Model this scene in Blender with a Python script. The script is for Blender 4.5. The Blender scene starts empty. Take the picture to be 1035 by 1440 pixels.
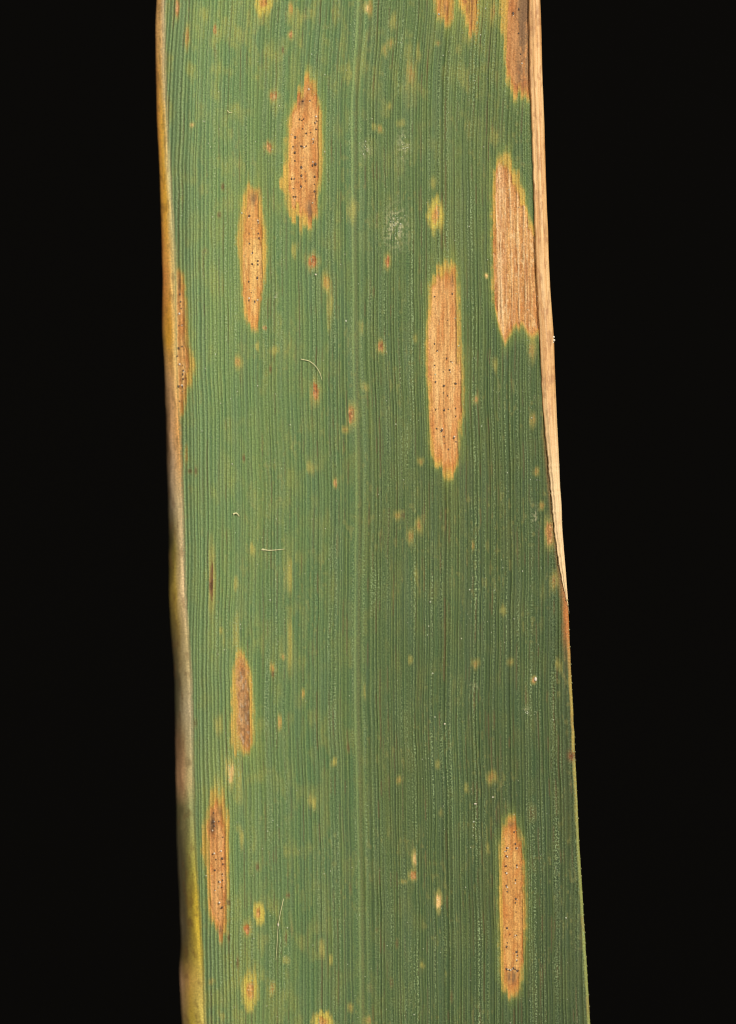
import bpy, math
import numpy as np
from mathutils import Vector

# ---------------------------------------------------------------- camera, world, lamps
PX = 0.040 / 1440.0            # metres on the leaf for one photograph pixel (leaf about 15 mm wide)
CAM_D = 0.200                  # macro lens 20 cm above the leaf
scene = bpy.context.scene
COL = scene.collection
cd = bpy.data.cameras.new("camera")
cam = bpy.data.objects.new("camera", cd)
COL.objects.link(cam)
cam.location = (0, 0, CAM_D)
cd.sensor_fit = 'VERTICAL'
cd.sensor_height = 36.0
cd.sensor_width = 36.0
cd.lens = 180.0
cd.clip_start = 0.01
cd.clip_end = 10.0
cd.dof.use_dof = True
cd.dof.focus_distance = CAM_D - 6 * PX
cd.dof.aperture_fstop = 19.0
scene.camera = cam

world = bpy.data.worlds.new("World")
scene.world = world
world.use_nodes = True
world.node_tree.nodes["Background"].inputs[0].default_value = (1.0, 0.97, 0.93, 1)
world.node_tree.nodes["Background"].inputs[1].default_value = 0.10


def lamp(name, direction, dist, size, power, col):
    ld = bpy.data.lights.new(name, 'AREA')
    ld.shape = 'DISK'
    ld.size = size
    ld.energy = power
    ld.color = col
    o = bpy.data.objects.new(name, ld)
    COL.objects.link(o)
    d = Vector(direction).normalized()
    o.location = d * dist
    o.rotation_euler = (-d).to_track_quat('-Z', 'Y').to_euler()
    return o


lamp("studio_lamp_right", (0.62, 0.42, 0.80), 0.42, 0.07, 2.55, (1.0, 0.96, 0.90))
lamp("studio_lamp_left", (-0.60, 0.30, 0.95), 0.42, 0.10, 1.30, (1.0, 0.97, 0.93))

vs = scene.view_settings
vs.view_transform = 'Standard'
vs.look = 'None'
vs.exposure = 0.0
vs.gamma = 1.0
scene.render.film_transparent = False
scene.cycles.max_bounces = 6
scene.cycles.filter_width = 1.1

# ---------------------------------------------------------------- small maths
rng = np.random.default_rng(7)
TAB = rng.random((512, 512)).astype(np.float32)


def vn(x, y, seed=0):
    """value noise 0..1"""
    x = np.asarray(x, np.float64) + seed * 37.13 + 1000.0
    y = np.asarray(y, np.float64) + seed * 91.71 + 1000.0
    x, y = np.broadcast_arrays(x, y)
    xi = np.floor(x).astype(np.int64)
    yi = np.floor(y).astype(np.int64)
    fx = x - xi
    fy = y - yi
    fx = fx * fx * (3 - 2 * fx)
    fy = fy * fy * (3 - 2 * fy)
    a = TAB[xi & 511, yi & 511]
    b = TAB[(xi + 1) & 511, yi & 511]
    c = TAB[xi & 511, (yi + 1) & 511]
    d = TAB[(xi + 1) & 511, (yi + 1) & 511]
    return (a * (1 - fx) + b * fx) * (1 - fy) + (c * (1 - fx) + d * fx) * fy


def fbm(x, y, seed=0, n=3):
    s = 0.0
    a = 0.5
    t = 0.0
    for i in range(n):
        s = s + a * vn(x * 2 ** i, y * 2 ** i, seed + i * 5)
        t += a
        a *= 0.55
    return s / t


def sm(e0, e1, x):
    t = np.clip((x - e0) / (e1 - e0), 0, 1)
    return t * t * (3 - 2 * t)


def curve(pts):
    """interpolate (y, x) pairs, straight extrapolation past both ends"""
    p = np.array(pts, float)

    def f(y):
        y = np.asarray(y, float)
        r = np.interp(y, p[:, 0], p[:, 1])
        s0 = (p[1, 1] - p[0, 1]) / (p[1, 0] - p[0, 0])
        s1 = (p[-1, 1] - p[-2, 1]) / (p[-1, 0] - p[-2, 0])
        r = np.where(y < p[0, 0], p[0, 1] + s0 * (y - p[0, 0]), r)
        return np.where(y > p[-1, 0], p[-1, 1] + s1 * (y - p[-1, 0]), r)
    return f


ALB = 0.72


def lin(c):
    c = np.asarray(c, float) / 255.0
    return np.where(c <= 0.04045, c / 12.92, ((c + 0.055) / 1.055) ** 2.4) * ALB


def smooth_curve(pts, step=4.0, k=9):
    p = np.array(pts, float)
    f = curve(pts)
    ys = np.arange(p[0, 0] - 700, p[-1, 0] + 700, step)
    xs = f(ys)
    ker = np.hanning(k + 2)[1:-1]
    ker /= ker.sum()
    xs = np.convolve(np.pad(xs, k // 2, mode='edge'), ker, mode='valid')
    return lambda y: np.interp(y, ys, xs)


# ---------------------------------------------------------------- outline of the leaf, photograph pixels
LEFT = smooth_curve([(-60, 222), (0, 221.5), (40, 219.3), (90, 219.6), (174, 221.7), (260, 225.5), (345, 228.2),
                     (400, 229.6), (450, 228.2), (475, 228.5), (495, 231), (560, 233), (610, 234.3), (740, 237.7),
                     (840, 238.5), (880, 240.6), (920, 244), (960, 245.8), (1020, 247), (1120, 248.7), (1190, 249.5),
                     (1260, 253), (1325, 255.5), (1335, 255), (1362, 252.6), (1400, 254.2), (1440, 257), (1520, 261)])
LIN = smooth_curve([(-60, 230), (0, 230), (87, 230), (174, 234), (260, 239), (380, 246), (540, 248.5), (640, 253.6),
                    (740, 257), (840, 259.6), (900, 264), (960, 268), (1060, 270), (1120, 271), (1200, 274),
                    (1280, 279), (1360, 284), (1440, 287), (1520, 290)])
RIGHT = smooth_curve([(-60, 758), (0, 759.4), (100, 762), (200, 766), (300, 769), (380, 772), (440, 776), (480, 779),
                      (560, 781.5), (640, 785.5), (740, 790.3), (800, 794.8), (840, 798.2), (920, 802), (1000, 806),
                      (1100, 810.8), (1200, 815.3), (1300, 821.8), (1440, 830), (1520, 834)])
FOLD = curve([(-60, 742), (0, 743.5), (100, 744.2), (200, 748), (300, 751), (380, 753.8), (480, 759), (560, 762.3),
              (600, 765.6), (640, 769.6), (680, 773.3), (740, 779), (780, 784), (820, 790.6), (845, 797),
              (858, 799.2)])
MID = smooth_curve([(-60, 511), (0, 508), (90, 503), (180, 500), (350, 499.5), (530, 501.5), (620, 504), (720, 505.5),
                    (900, 504), (1000, 503.5), (1080, 505.5), (1260, 509), (1440, 510.5), (1520, 511)], k=25)

# ---------------------------------------------------------------- spots and lesions: (y, left, right) outlines
LES = [
 dict(key='a', label='large tan lesion crowded with black dots and ending in a dark smudge',
  core=[(116,433,436),(129,428,439),(140,418,444),(151,413,448),(167,410,448),(196,408,448),(228,407.5,448),
        (260,407.5,446),(276,409,445),(286,414,445),(294,424,445),(305,430,442),(311,433,438)],
  halo=[(106,431,437),(120,425,443),(140,413,449),(165,405,453),(200,402,455),(230,400,455),(246,397,453),
        (254,393,452.5),(263,393,452),(272,401,450),(290,402,447),(300,405,447),(312,420,444),(324,425,434)],
  tone=(205,150,84), rust=0.5,
  dark_marks=[(437,295,6,15),(423,142,6,8),(437,127,3,6),(444,275,3,8)],
  dots=('6.26,380,100', [(260,425),(280,432),(295,420),(410,440),(395,455),(285,507),(405,513),(358,540),(318,548),
        (290,572),(222,582),(380,622),(275,660),(318,660),(200,665),(217,718),(218,790),(400,820),(372,830),(275,848),
        (262,855),(308,887),(275,922),(392,930),(210,948),(188,950),(308,967),(388,997),(272,1017),(207,1035),
        (390,1060),(225,1105),(205,1105),(350,262),(288,265)]),
  crumbs=[(375,800),(300,668),(405,400),(340,160),(375,600)]),
 dict(key='b', label='slim tan lesion with a broad yellow rim and a row of black dots',
  core=[(267,353,362),(272,352,363.5),(280,350,364),(300,345,365),(330,343,367),(360,342,368),(400,343,368),
        (420,345,366),(436,348,364),(450,350,362),(456,353,359)],
  halo=[(260,345,361),(275,341,365),(290,338,369),(310,336,372),(325,333.5,374),(345,332,376),(370,336,375),
        (390,339,373),(410,340,370),(430,342,366),(445,345,364),(460,351,362)],
  tone=(211,162,90), rust=0.45, dark_marks=[(358,277,7,11)],
  dots=('6.26,320,250', [(192,333),(270,388),(192,494),(272,490),(276,533),(196,578),(222,660),(268,733),(267,763),
        (218,760),(262,880),(188,914),(208,1010),(188,1080),(237,1090)]), crumbs=[(265,1075),(265,375),(190,1060)]),
 dict(key='c', label='longest tan lesion with black dots scattered over its lower half',
  core=[(381,629,638),(392,619,639),(404,608,640),(432,606,641),(463,603.6,642),(491,602,644),(515,602,645),
        (539,605,648),(562,605.5,648),(586,605.5,647),(605,607,645.5),(633,609.5,643.7),(647,615,642.5),(655,622,638)],
  halo=[(363,625,634),(375,618,640),(390,609,644),(404,603,645),(430,602,646),(463,600,647),(490,598,649),
        (510,597.6,651),(540,601,652),(586,603,652),(610,604,648),(640,606,646),(655,611,644),(668,624,636),(674,627,632)],
  tone=(207,154,90), rust=0.4, dark_marks=[(636,392,3,10)],
  dots=('4.24,580,350', [(210,425),(131,566),(147,607),(205,652),(230,672),(132,695),(221,721),(186,733),(138,793),
        (258,803),(188,816),(185,858),(211,874),(258,950),(140,958),(190,963),(214,957),(258,998),(144,1072),(175,1084),
        (190,1120),(246,1131),(260,1150),(190,1160),(215,1196),(238,268),(133,285)]), crumbs=[(250,1120),(178,1072)]),
 dict(key='d', label='wide dry papery lesion with pale raised veins beside the folded margin',
  core=[(230,703,707),(240,699,714),(254,697,723),(270,696.5,727),(284,696,731),(291,696,739),(307,696,742),
        (323,695,748.5),(341,695,760),(391,695,775),(411,695.7,775),(428,697,775),(447,701,775),(462,704,775),(478,709,775)],
  halo=[(214,702,716),(224,700,719),(236,695,724),(254,693,733),(284,692,741),(307,692,748),(331,692,765),(411,692,775),
        (430,694,775),(450,698,775),(470,702,775),(486,707,775)],
  tone=(200,144,80), rust=0.35, dark_marks=[], dots=None, crumbs=[], torn=True),
 dict(key='e', label='narrow tan lesion running along the curled yellow margin',
  core=[(384,249,252),(402,248.5,256),(434,249,260),(466,249,260.5),(498,249,263),(514,249,265),(530,249,263),
        (554,250,260),(576,251,255)],
  halo=[(376,247,253),(390,246,259),(420,246,262),(450,246,265),(480,246,268),(500,246,272),(514,246,276),(525,246,274),
        (540,246,267),(560,247,264),(584,249,259)],
  tone=(226,168,96), rust=0.4, dark_marks=[(252,398,2,12)],
  dots=('6.26,215,370', [(240,275),(243,340),(240,370),(250,400),(230,550),(257,542),(230,748),(258,735),(215,820),
        (262,900),(268,945),(265,980),(265,1020),(225,1085),(262,1085),(262,1130),(235,1215)]),
  crumbs=[(233,445),(235,890),(255,1075)]),
 dict(key='f', label='dark brown mottled lesion with a bright yellow rim',
  core=[(925,337,342),(938,334.5,346.7),(961,333.7,349),(1007,334.5,350.5),(1030,335,350.5),(1038,337,351),(1050,346,351)],
  halo=[(912,334,342),(922,330,346),(940,327,352),(960,326,355),(1000,325,357),(1030,324,357),(1045,324,357),(1057,329,354)],
  tone=(184,138,84), rust=0.2, mott=1.0, dark_marks=[(345,1005,3,24)],
  dots=None, crumbs=[]),
 dict(key='h', label='orange brown lesion with dark and white grains near the curled margin',
  core=[(1133,305,311),(1141,296.5,312),(1153,293.4,312.5),(1180,294,316.5),(1212,295,317),(1244,296,318),
        (1268,296.5,317),(1288,300,316),(1304,304.5,315),(1317,308,311)],
  halo=[(1112,294,314),(1130,292,317),(1145,290,320),(1160,287,322),(1190,283,323),(1200,283,323),(1215,287,323),
        (1250,291,323),(1280,294,322),(1300,299,321),(1320,308,320)],
  tone=(212,150,84), rust=0.5, dark_marks=[(299,1160,5,16),(310,1140,3,6),(309,1308,3,6)],
  dots=('6.26,275,1100', [(158,335),(160,270),(155,350),(205,345),(165,385),(240,485),(150,635),(235,672),(240,722),
        (180,680),(170,775),(235,808),(238,862),(205,875),(232,925),(172,948),(205,1070),(235,1100),(225,1110)]),
  crumbs=[(150,425),(165,628),(225,605),(215,880),(210,1060)]),
 dict(key='i', label='long orange tan lesion with two columns of black dots',
  core=[(1156,715,724),(1164,710.6,727.5),(1181,709,732),(1215,708,735),(1271,708,736),(1328,708,735),(1365,709,732),
        (1380,710.6,729),(1393,715,726)],
  halo=[(1146,714,725),(1160,709,729),(1185,701.5,735),(1215,701.5,737),(1260,701,740),(1290,702,741),(1330,702,738),
        (1365,703,735),(1385,706,732),(1402,715,725)],
  tone=(204,148,78), rust=0.5, dark_marks=[(719,1158,6,5),(719,1374,8,9),(736,1290,2,10)],
  dots=('5.33,690,1140', [(175,160),(185,250),(190,280),(120,280),(117,300),(115,340),(113,415),(115,465),(195,410),
        (187,520),(117,562),(123,608),(188,660),(185,690),(190,760),(122,880),(145,925),(190,935),(125,990),(120,1020),
        (195,1060),(200,1085),(195,1125),(120,1185),(140,1195),(170,1180),(185,1190),(200,1200)]),
  crumbs=[(125,345),(198,425),(130,280),(120,470),(185,545),(125,575),(150,1195),(130,1190),(185,935),(195,1120)]),
 dict(key='j', label='brown lesion tucked against the top of the folded margin',
  core=[(-90,712,760),(0,714,760),(52,713,760),(87,714,760),(104,715,760),(118,721,758),(126,726,755)],
  halo=[(-90,700,762),(0,702.6,762),(35,704,762),(70,709,762),(104,711.5,762),(120,714,760),(136,722,756)],
  tone=(186,130,74), rust=0.4, dark_marks=[(736,60,9,80),(738,5,8,60),(733,90,5,30)],  # long dark band on the side next to the fold
  dots=('5.75,600,0', [(745,75),(700,110),(745,270),(770,495),(760,440)]), crumbs=[(770,512)]),
 dict(key='k', label='small orange brown blotch in a yellow green zone',
  core=[(-50,612,637),(0,614,635),(17,617,635),(26,623,632)],
  halo=[(-60,608,641),(0,610,639),(18,613,638),(36,620,634)],
  tone=(186,128,66), rust=0.6, dark_marks=[(624,14,5,8)], dots=None, crumbs=[]),
 dict(key='l', label='ragged brown streaked blotch tapering to a point',
  core=[(-50,646,672),(0,650,671),(17,655,670),(31,659,669.5),(47,663.5,667)],
  halo=[(-60,640,676),(0,644,674),(18,648,673),(36,653,671),(54,662,669)],
  tone=(176,118,60), rust=0.6, dark_marks=[(662,10,3,20),(666,32,2.5,12)], dots=None, crumbs=[]),
]
# small spots: x, y, rx, ry, kind (o orange, y yellow, b brown, p pale, m orange with wide yellow rim)
SPOTS = [
 (613,303,5.5,12,'m'),(440,369,6.5,9,'r'),(443.5,553,5,13,'r'),(385,134,5,7.5,'o'),(378,207,5,7.5,'o'),
 (352,1392,5.5,14,'m'),(347.6,1306,5,7.5,'r'),(364,1283,4,8,'m'),(454,1438,7,7,'m'),(324,1086,5.5,16,'p'),
 (496,585,5,14,'o'),(773,750,6,17,'o'),(536,488,4.5,7.5,'o'),(545,367,3.5,9,'r'),(692,1093,6,8,'yo'),
 (616.5,1268,4,12,'p'),(580.5,1233,4.5,6,'o'),(805,1063,5,7,'b'),(459,397,5,13,'yo'),(298,818,2.6,30,'bs'),
 (249,12,2.4,14,'o'),(303,43,2.6,6,'o'),(303,75,1.8,10,'b'),(263,52,3,16,'yo'),(409,49,3,5.5,'o'),(409,12,2.5,8,'yo'),
 (398,70,1.4,5,'b'),(371,3,6,9,'m'),(270,175,2.6,3.4,'p'),(314,264,2.4,5,'b'),(309,303,2.6,5,'b'),(288,353,3,4,'b'),
 (552,30,4.5,13,'y'),(549,61,3.5,7,'yo'),(541,71,3,7,'yo'),(578,107,6,17,'yo'),(588,75,3,12,'y'),(616,61,3,3.5,'yo'),
 (645,71,3.2,8,'y'),(535,182,4,5,'yo'),(526,178,4,5,'y'),(548,150,3,5,'y'),(564,174,7,5,'y'),(609.5,257,5,8,'y'),
 (696,194,7,12,'y'),(694,17,4,15,'yo'),(601,105,1,34,'b'),(513,12,3.5,7,'p'),(521,8,2,12,'yo'),(509,130,2.6,4,'yo'),
 (526,411,1.6,6,'b'),(511,544,4.5,6,'o'),(697,512,4,10,'y'),(748,489,5,14,'yo'),(584,477,3,6,'y'),(684,387,2.5,3,'p'),
 (497,298,3,16,'y'),(507,460,3.5,9,'yo'),(464,432,3.5,30,'y'),(335,508,4.5,9,'yo'),(362,486,2.2,6,'y'),(372,461,3,2.6,'o'),
 (380,518,1.8,6,'b'),(414,350,4,10,'y'),(386,492,5,7,'y'),(491,303,2,12,'p'),(438,659,7,8,'y'),(472,680,2.4,6,'o'),
 (486,604,4,5,'yo'),(268,663,3,3,'b'),(406,810,5,26,'y'),(332,818,3,10,'y'),(355,773,4,8,'y'),(343,643,1.6,5,'b'),
 (474,765,1.4,16,'b'),(591.6,649,4,4.6,'yo'),(589,740,4.5,9,'yo'),(577,757,4,9,'yo'),(559,725,4,6,'yo'),(567,725,2,5,'b'),
 (586,810,2.5,14,'y'),(754.5,662,3.5,6,'yo'),(750,588,4,10,'yo'),(753,725,1.2,11,'w'),(759,744,1,9,'w'),(762,712,3,5,'yo'),
 (779,818,5,12,'yo'),(669,562,2.5,5,'o'),(665,769,2,6,'yo'),(312,888,2.6,5,'y'),(383,939,4,7,'yo'),(384,947,2,4,'b'),
 (398,924,2.6,4,'o'),(426,974,2.4,6,'yo'),(393,1017,2.6,9,'yo'),(490,1050,2.4,6,'b'),(274,1017,2.4,6,'b'),(308,1020,6,14,'y'),
 (307,1108,7,14,'y'),(470,1072,4,6,'y'),(408,905,3.5,40,'y'),(332,892,3.5,26,'y'),(336,1095,3.5,30,'y'),(577,930,3,6,'y'),
 (669,933,5,6,'yo'),(718,931,3.4,5,'yo'),(708,858,5,7,'y'),(616,1075,3,6,'y'),(561,1097,4,5,'yo'),(656,1110,4,7,'y'),
 (786,936,5,10,'y'),(740,980,2,13,'b'),(751,955,3,4.5,'o'),(583,1210,2,10,'p'),(567,1240,4,3,'yo'),(383,1390,3,9,'yo'),
 (515,1436,4,6,'yo'),(493,1417,3,6,'yo'),(550,1381,2.4,6,'b'),(519,1390,4.5,6,'b'),(517,1303,2,7,'b'),(529,1308,2.2,3,'b'),
 (362,1219,1.8,5,'b'),(371,1214,1.4,4,'b'),(402,1320,1.6,8,'b'),(410,1310,1.6,12,'b'),(402,1351,5,6,'y'),(322,1320,2.2,6,'b'),
 (321,1270,2.6,5,'b'),(334,1351,1.5,9,'b'),(340,1180,2.6,15,'y'),(513.5,1111,2,7,'p'),(439,1129,5,9,'y'),(492,1250,1.8,7,'b'),
 (406,1259,2.6,4,'b'),(312,1428,4,6,'y'),(619.5,1144,2,5,'yo'),(627,1370,2,5,'y'),(594,1358,3,4,'y'),(635,1402,1.5,7,'b'),
 (748,1140,4,10,'b'),(685,1193,2.5,8,'y'),(298,1380,3,4,'yo'),(493,590,1,6,'w'),(558,1328,2,6,'b'),(509,975,3,12,'y'),
 (466,1350,3,8,'y'),(454,1335,4,12,'y'),(275,663,2,6,'b'),(262,640,1.5,12,'yo'),
]

# ---------------------------------------------------------------- grid of the blade
ys = np.concatenate([np.arange(-620, -30, 14.0), np.arange(-30, 1470, 1.75), np.arange(1470, 2080, 14.0)])
NMAIN = 880
A_CURL = np.radians(np.concatenate([np.linspace(165, 92, 14), np.linspace(88, 2, 34)]))
t_main = np.linspace(0, 1, NMAIN)
A_EDGE = np.radians(np.linspace(15, 180, 9))
NC, NE = len(A_CURL), len(A_EDGE)
Yc = ys[:, None]
L_, I_, R_ = LEFT(ys)[:, None], LIN(ys)[:, None], RIGHT(ys)[:, None]
L_ = L_ + 1.0 * (vn(ys / 22.0, 0.5, 3)[:, None] - 0.5)
R_ = R_ + 0.7 * (vn(ys / 16.0, 2.5, 4)[:, None] - 0.5)
R_ = R_ - 4.0 * sm(856, 800, ys)[:, None]
RAD = 2.4
xm = I_ + t_main[None, :] * (R_ - RAD - I_)
xc = I_ - (I_ - L_) * np.sin(A_CURL)[None, :]
xe = (R_ - RAD) + RAD * np.sin(A_EDGE)[None, :]
Xp = np.concatenate([xc, xm, xe], 1)
Yp = np.broadcast_to(Yc, Xp.shape).copy()
NR, NX = Xp.shape
C0, C1 = NC, NC + NMAIN
mid = MID(ys)[:, None]


def warp_w(X, Y):
    return X - MID(Y) + 2.8 * (vn(X / 70.0, Y / 110.0, 11) - 0.5) + 1.5 * (vn(X / 24.0, Y / 42.0, 12) - 0.5) + .5 * (vn(X / 9.0, Y / 16.0, 13) - 0.5)


# one dimensional vein profiles
wg = np.arange(-340, 380, 0.1)
veins = []
p = -335.0
r1 = np.random.default_rng(21)
while p < 375:
    veins.append(p)
    p += r1.choice([3.2, 4.2, 5.2, 6.2, 7.4], p=[.14, .28, .32, .19, .07]) * r1.uniform(.92, 1.08)
veins = np.array(veins)
veins = veins[np.abs(veins) > 7.5]
hp = np.zeros_like(wg)
pp = np.zeros_like(wg)
dp = np.zeros_like(wg)
bp = np.zeros_like(wg)
for i, v in enumerate(veins):
    a = r1.choice([.3, .6, .85, 1.0], p=[.18, .27, .30, .25]) * r1.uniform(.85, 1.1)
    sw = r1.uniform(.5, .85)
    g = np.exp(-((wg - v) / sw) ** 2)
    pp += a * g
    hp += (0.25 + 0.8 * a) * np.exp(-((wg - v) / 1.2) ** 2)
    if r1.random() < .5:
        bp += r1.uniform(.4, 1) * np.exp(-((wg - v) / 1.2) ** 2)
    if i + 1 < len(veins):
        gap = veins[i + 1] - v
        q = v + gap * r1.uniform(.3, .7)
        b = r1.uniform(.15, 1.0) ** 1.3
        dp += b * np.exp(-((wg - q) / r1.uniform(.6, 1.25)) ** 2)
        hp -= (.25 + .7 * b) * np.exp(-((wg - q) / 1.1) ** 2)
        if gap > 4.5 and r1.random() < .7:
            q2 = v + gap * r1.uniform(.25, .75)
            bp += r1.uniform(.4, 1) * np.exp(-((wg - q2) / 1.3) ** 2)
# midrib: two pale cords with an olive groove between
hp += 1.2 * np.exp(-((wg + 4.6) / 1.9) ** 2) - .9 * np.exp(-(wg / 2.6) ** 2) + 1.2 * np.exp(-((wg - 5) / 2.0) ** 2)
pp += 1.6 * np.exp(-((wg + 4.4) / 1.4) ** 2) + .7 * np.exp(-((wg - 5) / 1.3) ** 2)
bp += .8 * np.exp(-((wg + 7.5) / 1.8) ** 2) + .8 * np.exp(-((wg - 7.5) / 1.8) ** 2)
mid_groove = np.exp(-((wg - .3) / 2.4) ** 2)

Wp = warp_w(Xp, Yp)


def prof(a, W):
    return np.interp(W, wg, a)


vid = np.searchsorted(veins, Wp)
jagtab = np.random.default_rng(5).uniform(-1, 1, 400)
JAG = jagtab[np.clip(vid, 0, 399)]
VC = .5 * (veins[np.clip(vid, 0, len(veins) - 1)] + veins[np.clip(vid - 1, 0, len(veins) - 1)])
vamp = vn(vid * 3.7, Yp / 90.0, 14)


# ---- base relief (pixels)
def base_z(X, Y):
    w = X - MID(Y)
    z = np.where(w > 0, 0.055 * w, 0.02 * w)
    z = z + 3.0 * (fbm(X / 160.0, Y / 300.0, 31) - .5) * 2
    dl = np.clip(64 - (X - LIN(Y)), 0, None)
    z = z - 26.0 * (dl / 64.0) ** 2
    foldw = np.clip(RIGHT(Y) - FOLD(Y), 0, 20) * (Y < 856)
    z = z - 3.2 * np.exp(-((X - FOLD(Y) - 2) / 6.0) ** 2) * np.clip(foldw / 10.0, 0, 1)
    return z


Zm = base_z(Xp[:, C0:C1], Yp[:, C0:C1])
drop = (22 + 26 * sm(300, 1300, ys))[:, None] * (0.9 + .25 * vn(ys / 60.0, 1.5, 8)[:, None])
slope_len = drop
Zc = Zm[:, :1] - slope_len * (1 - np.cos(A_CURL))[None, :] - 0.8 * (I_ - xc)
Ze = Zm[:, -1:] - RAD * (1 - np.cos(A_EDGE))[None, :]
Zp = np.concatenate([Zc, Zm, Ze], 1)

# ---- masks
mask_n = np.zeros_like(Xp)      # dead tissue
mask_h = np.zeros_like(Xp)      # yellow rim
part = np.zeros(Xp.shape, np.int32)
colour = np.zeros(Xp.shape + (3,))
relief = np.zeros_like(Xp)


def mixc(c, m, new):
    return c * (1 - m[..., None]) + np.asarray(new) * m[..., None]


# ---- healthy green
W = Wp
big = fbm(Xp / 55.0, Yp / 160.0, 41)
strk = fbm(W / 3.2, Yp / 130.0, 43, 2)
strk2 = fbm(W / 9.0, Yp / 220.0, 47, 2)
tR = sm(-30, 40, Xp - MID(Yp))
tB = sm(300, 1300, Yp)
g_left, g_right = lin((105, 133, 76)), lin((103, 127, 66))
c = g_left[None, None] * (1 - tR[..., None]) + g_right[None, None] * tR[..., None]
c = mixc(c, sm(.35, .75, strk) * .34, lin((86, 126, 74)))                     # bluish green bands
c = mixc(c, sm(.50, .85, strk2) * .30, lin((128, 146, 70)))                    # yellow green bands
c = mixc(c, sm(.48, .80, big) * .40, lin((132, 150, 76)))
c = mixc(c, sm(.52, .2, big) * .22, lin((78, 108, 62)))
c = mixc(c, (1 - sm(0, 70, Xp - LIN(Yp))) * .40, lin((142, 162, 114)))         # glossy haze towards the left margin, put into the colour
c = mixc(c, sm(60, 0, RIGHT(Yp) - Xp) * sm(820, 1000, Yp) * .35, lin((104, 112, 56)))
chl = .8 * sm(.50, .86, fbm(W / 13.0, Yp / 48.0, 53, 4)) * (.35 + .4 * sm(260, 0, Yp) + .2 * sm(900, 1400, Yp) * sm(520, 380, Xp))
mot = .8 * sm(.46, .80, fbm(Xp / 17.0, Yp / 26.0, 55, 4)) * (.30 + .80 * sm(330, -20, Yp) + .30 * sm(900, 1300, Yp) * sm(560, 360, Xp) + .14 * sm(560, 420, Xp))
mot = mot * (.55 + .9 * vn(W / 3.4, Yp / 34.0, 56))
c = mixc(c, np.clip(mot, 0, .75), lin((160, 160, 78)))
fleck = .6 * sm(.74, .84, vn(W / 3.0, Yp / 8.0, 58)) * sm(.42, .62, fbm(Xp / 60.0, Yp / 80.0, 59, 2))
c = mixc(c, np.clip(chl, 0, .7), lin((158, 158, 74)))
# yellow green zones at the top right and between lesions
zone = np.exp(-((Xp - 660) / 46) ** 2) * sm(95, -10, Yp)
zone = np.maximum(zone, .8 * np.exp(-((Xp - 366) / 22) ** 2) * sm(45, -10, Yp))
zone = np.maximum(zone, .6 * np.exp(-((Xp - 630) / 20) ** 2 - ((Yp - 345) / 60) ** 2))
zone = np.maximum(zone, .45 * np.exp(-((Xp - 632) / 14) ** 2 - ((Yp - 700) / 55) ** 2))
zone = np.maximum(zone, .55 * np.exp(-((Xp - 312) / 30) ** 2 - ((Yp - 1090) / 60) ** 2))
zone = np.maximum(zone, .4 * np.exp(-((Xp - 330) / 25) ** 2 - ((Yp - 1350) / 80) ** 2))
c = mixc(c, np.clip(zone * (.45 + .75 * strk), 0, .85), lin((162, 162, 74)))
dens = np.interp(Xp, [240, 310, 400, 480, 560, 680, 830], [.98, .88, .76, .65, .51, .45, .37])   # greener, denser right half
dens = 1 - (1 - dens) * (.70 + .36 * sm(80, 900, Yp)) * (.86 + .28 * big)
c = mixc(c, sm(.48, .70, fbm(W / 5.0, Yp / 90.0, 57, 2)) * .30, lin((112, 134, 92)))          # grey bands, surface sheen put into the colour
c = c * dens[..., None]
veinc = np.clip(prof(pp, W) * (.50 + .75 * vamp), 0, 1)
grv = np.clip(prof(dp, W) * (.45 + .8 * vn(vid * 5.1, Yp / 60.0, 15)), 0, 1)
c = mixc(c, grv * .66, lin((66, 82, 46)) * (.45 + .55 * dens[..., None]))
brown = np.clip(prof(dp, W) * 1.3, 0, 1) * sm(.66, .82, vn(vid * 7.3, Yp / 32.0, 16))
c = mixc(c, brown * .55, lin((104, 82, 48)))
c = mixc(c, veinc * .68, lin((154, 176, 104)) * (.12 + .88 * dens[..., None]))
c = mixc(c, fleck * .3, lin((164, 150, 78)))
mg = prof(mid_groove, Xp - MID(Yp))
c = mixc(c, mg * .50, lin((106, 106, 58)))
green = c

# ---- scurfy pale scuffs
for (sx, sy, rx, ry, a) in [(556, 320, 14, 26, .8), (515, 212, 8, 9, .45), (567, 205, 9, 22, .35), (395, 178, 5, 4, .2),
                            (388, 416, 3, 4, .7), (752, 726, 5, 14, .35), (740, 1000, 5, 6, .5), (668, 965, 6, 6, .3)]:
    m = np.exp(-((Xp - sx) / rx) ** 2 - ((Yp - sy) / ry) ** 2) * sm(.42, .70, fbm(Xp / 2.6, Yp / 3.2, 61, 2))
    green = mixc(green, np.clip(m * a * 1.4, 0, .9), lin((176, 172, 126)))
c = green

n_fine = fbm(W / 2.2, Yp / 26.0, 71, 2)
n_mid = fbm(W / 5.5, Yp / 40.0, 73, 3)
n_blot = fbm(Xp / 9.0, Yp / 14.0, 79, 3)
n_spk = fbm(Xp / 2.4, Yp / 2.8, 83, 2)
edge_n = (fbm(W / 3.0, Yp / 9.0, 89, 2) - .5)


def outline_d(o, X, Y, jag, nz):
    a = np.array(o, float)
    y = Y + jag
    xl = np.interp(y, a[:, 0], a[:, 1])
    xr = np.interp(y, a[:, 0], a[:, 2])
    d = np.minimum(X - xl, xr - X) + nz
    out = np.maximum(a[0, 0] - y, y - a[-1, 0])
    return np.where(out > 0, np.minimum(d, 0) - out * .55, np.minimum(d, -out * .55 + 0.0 * d))


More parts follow.
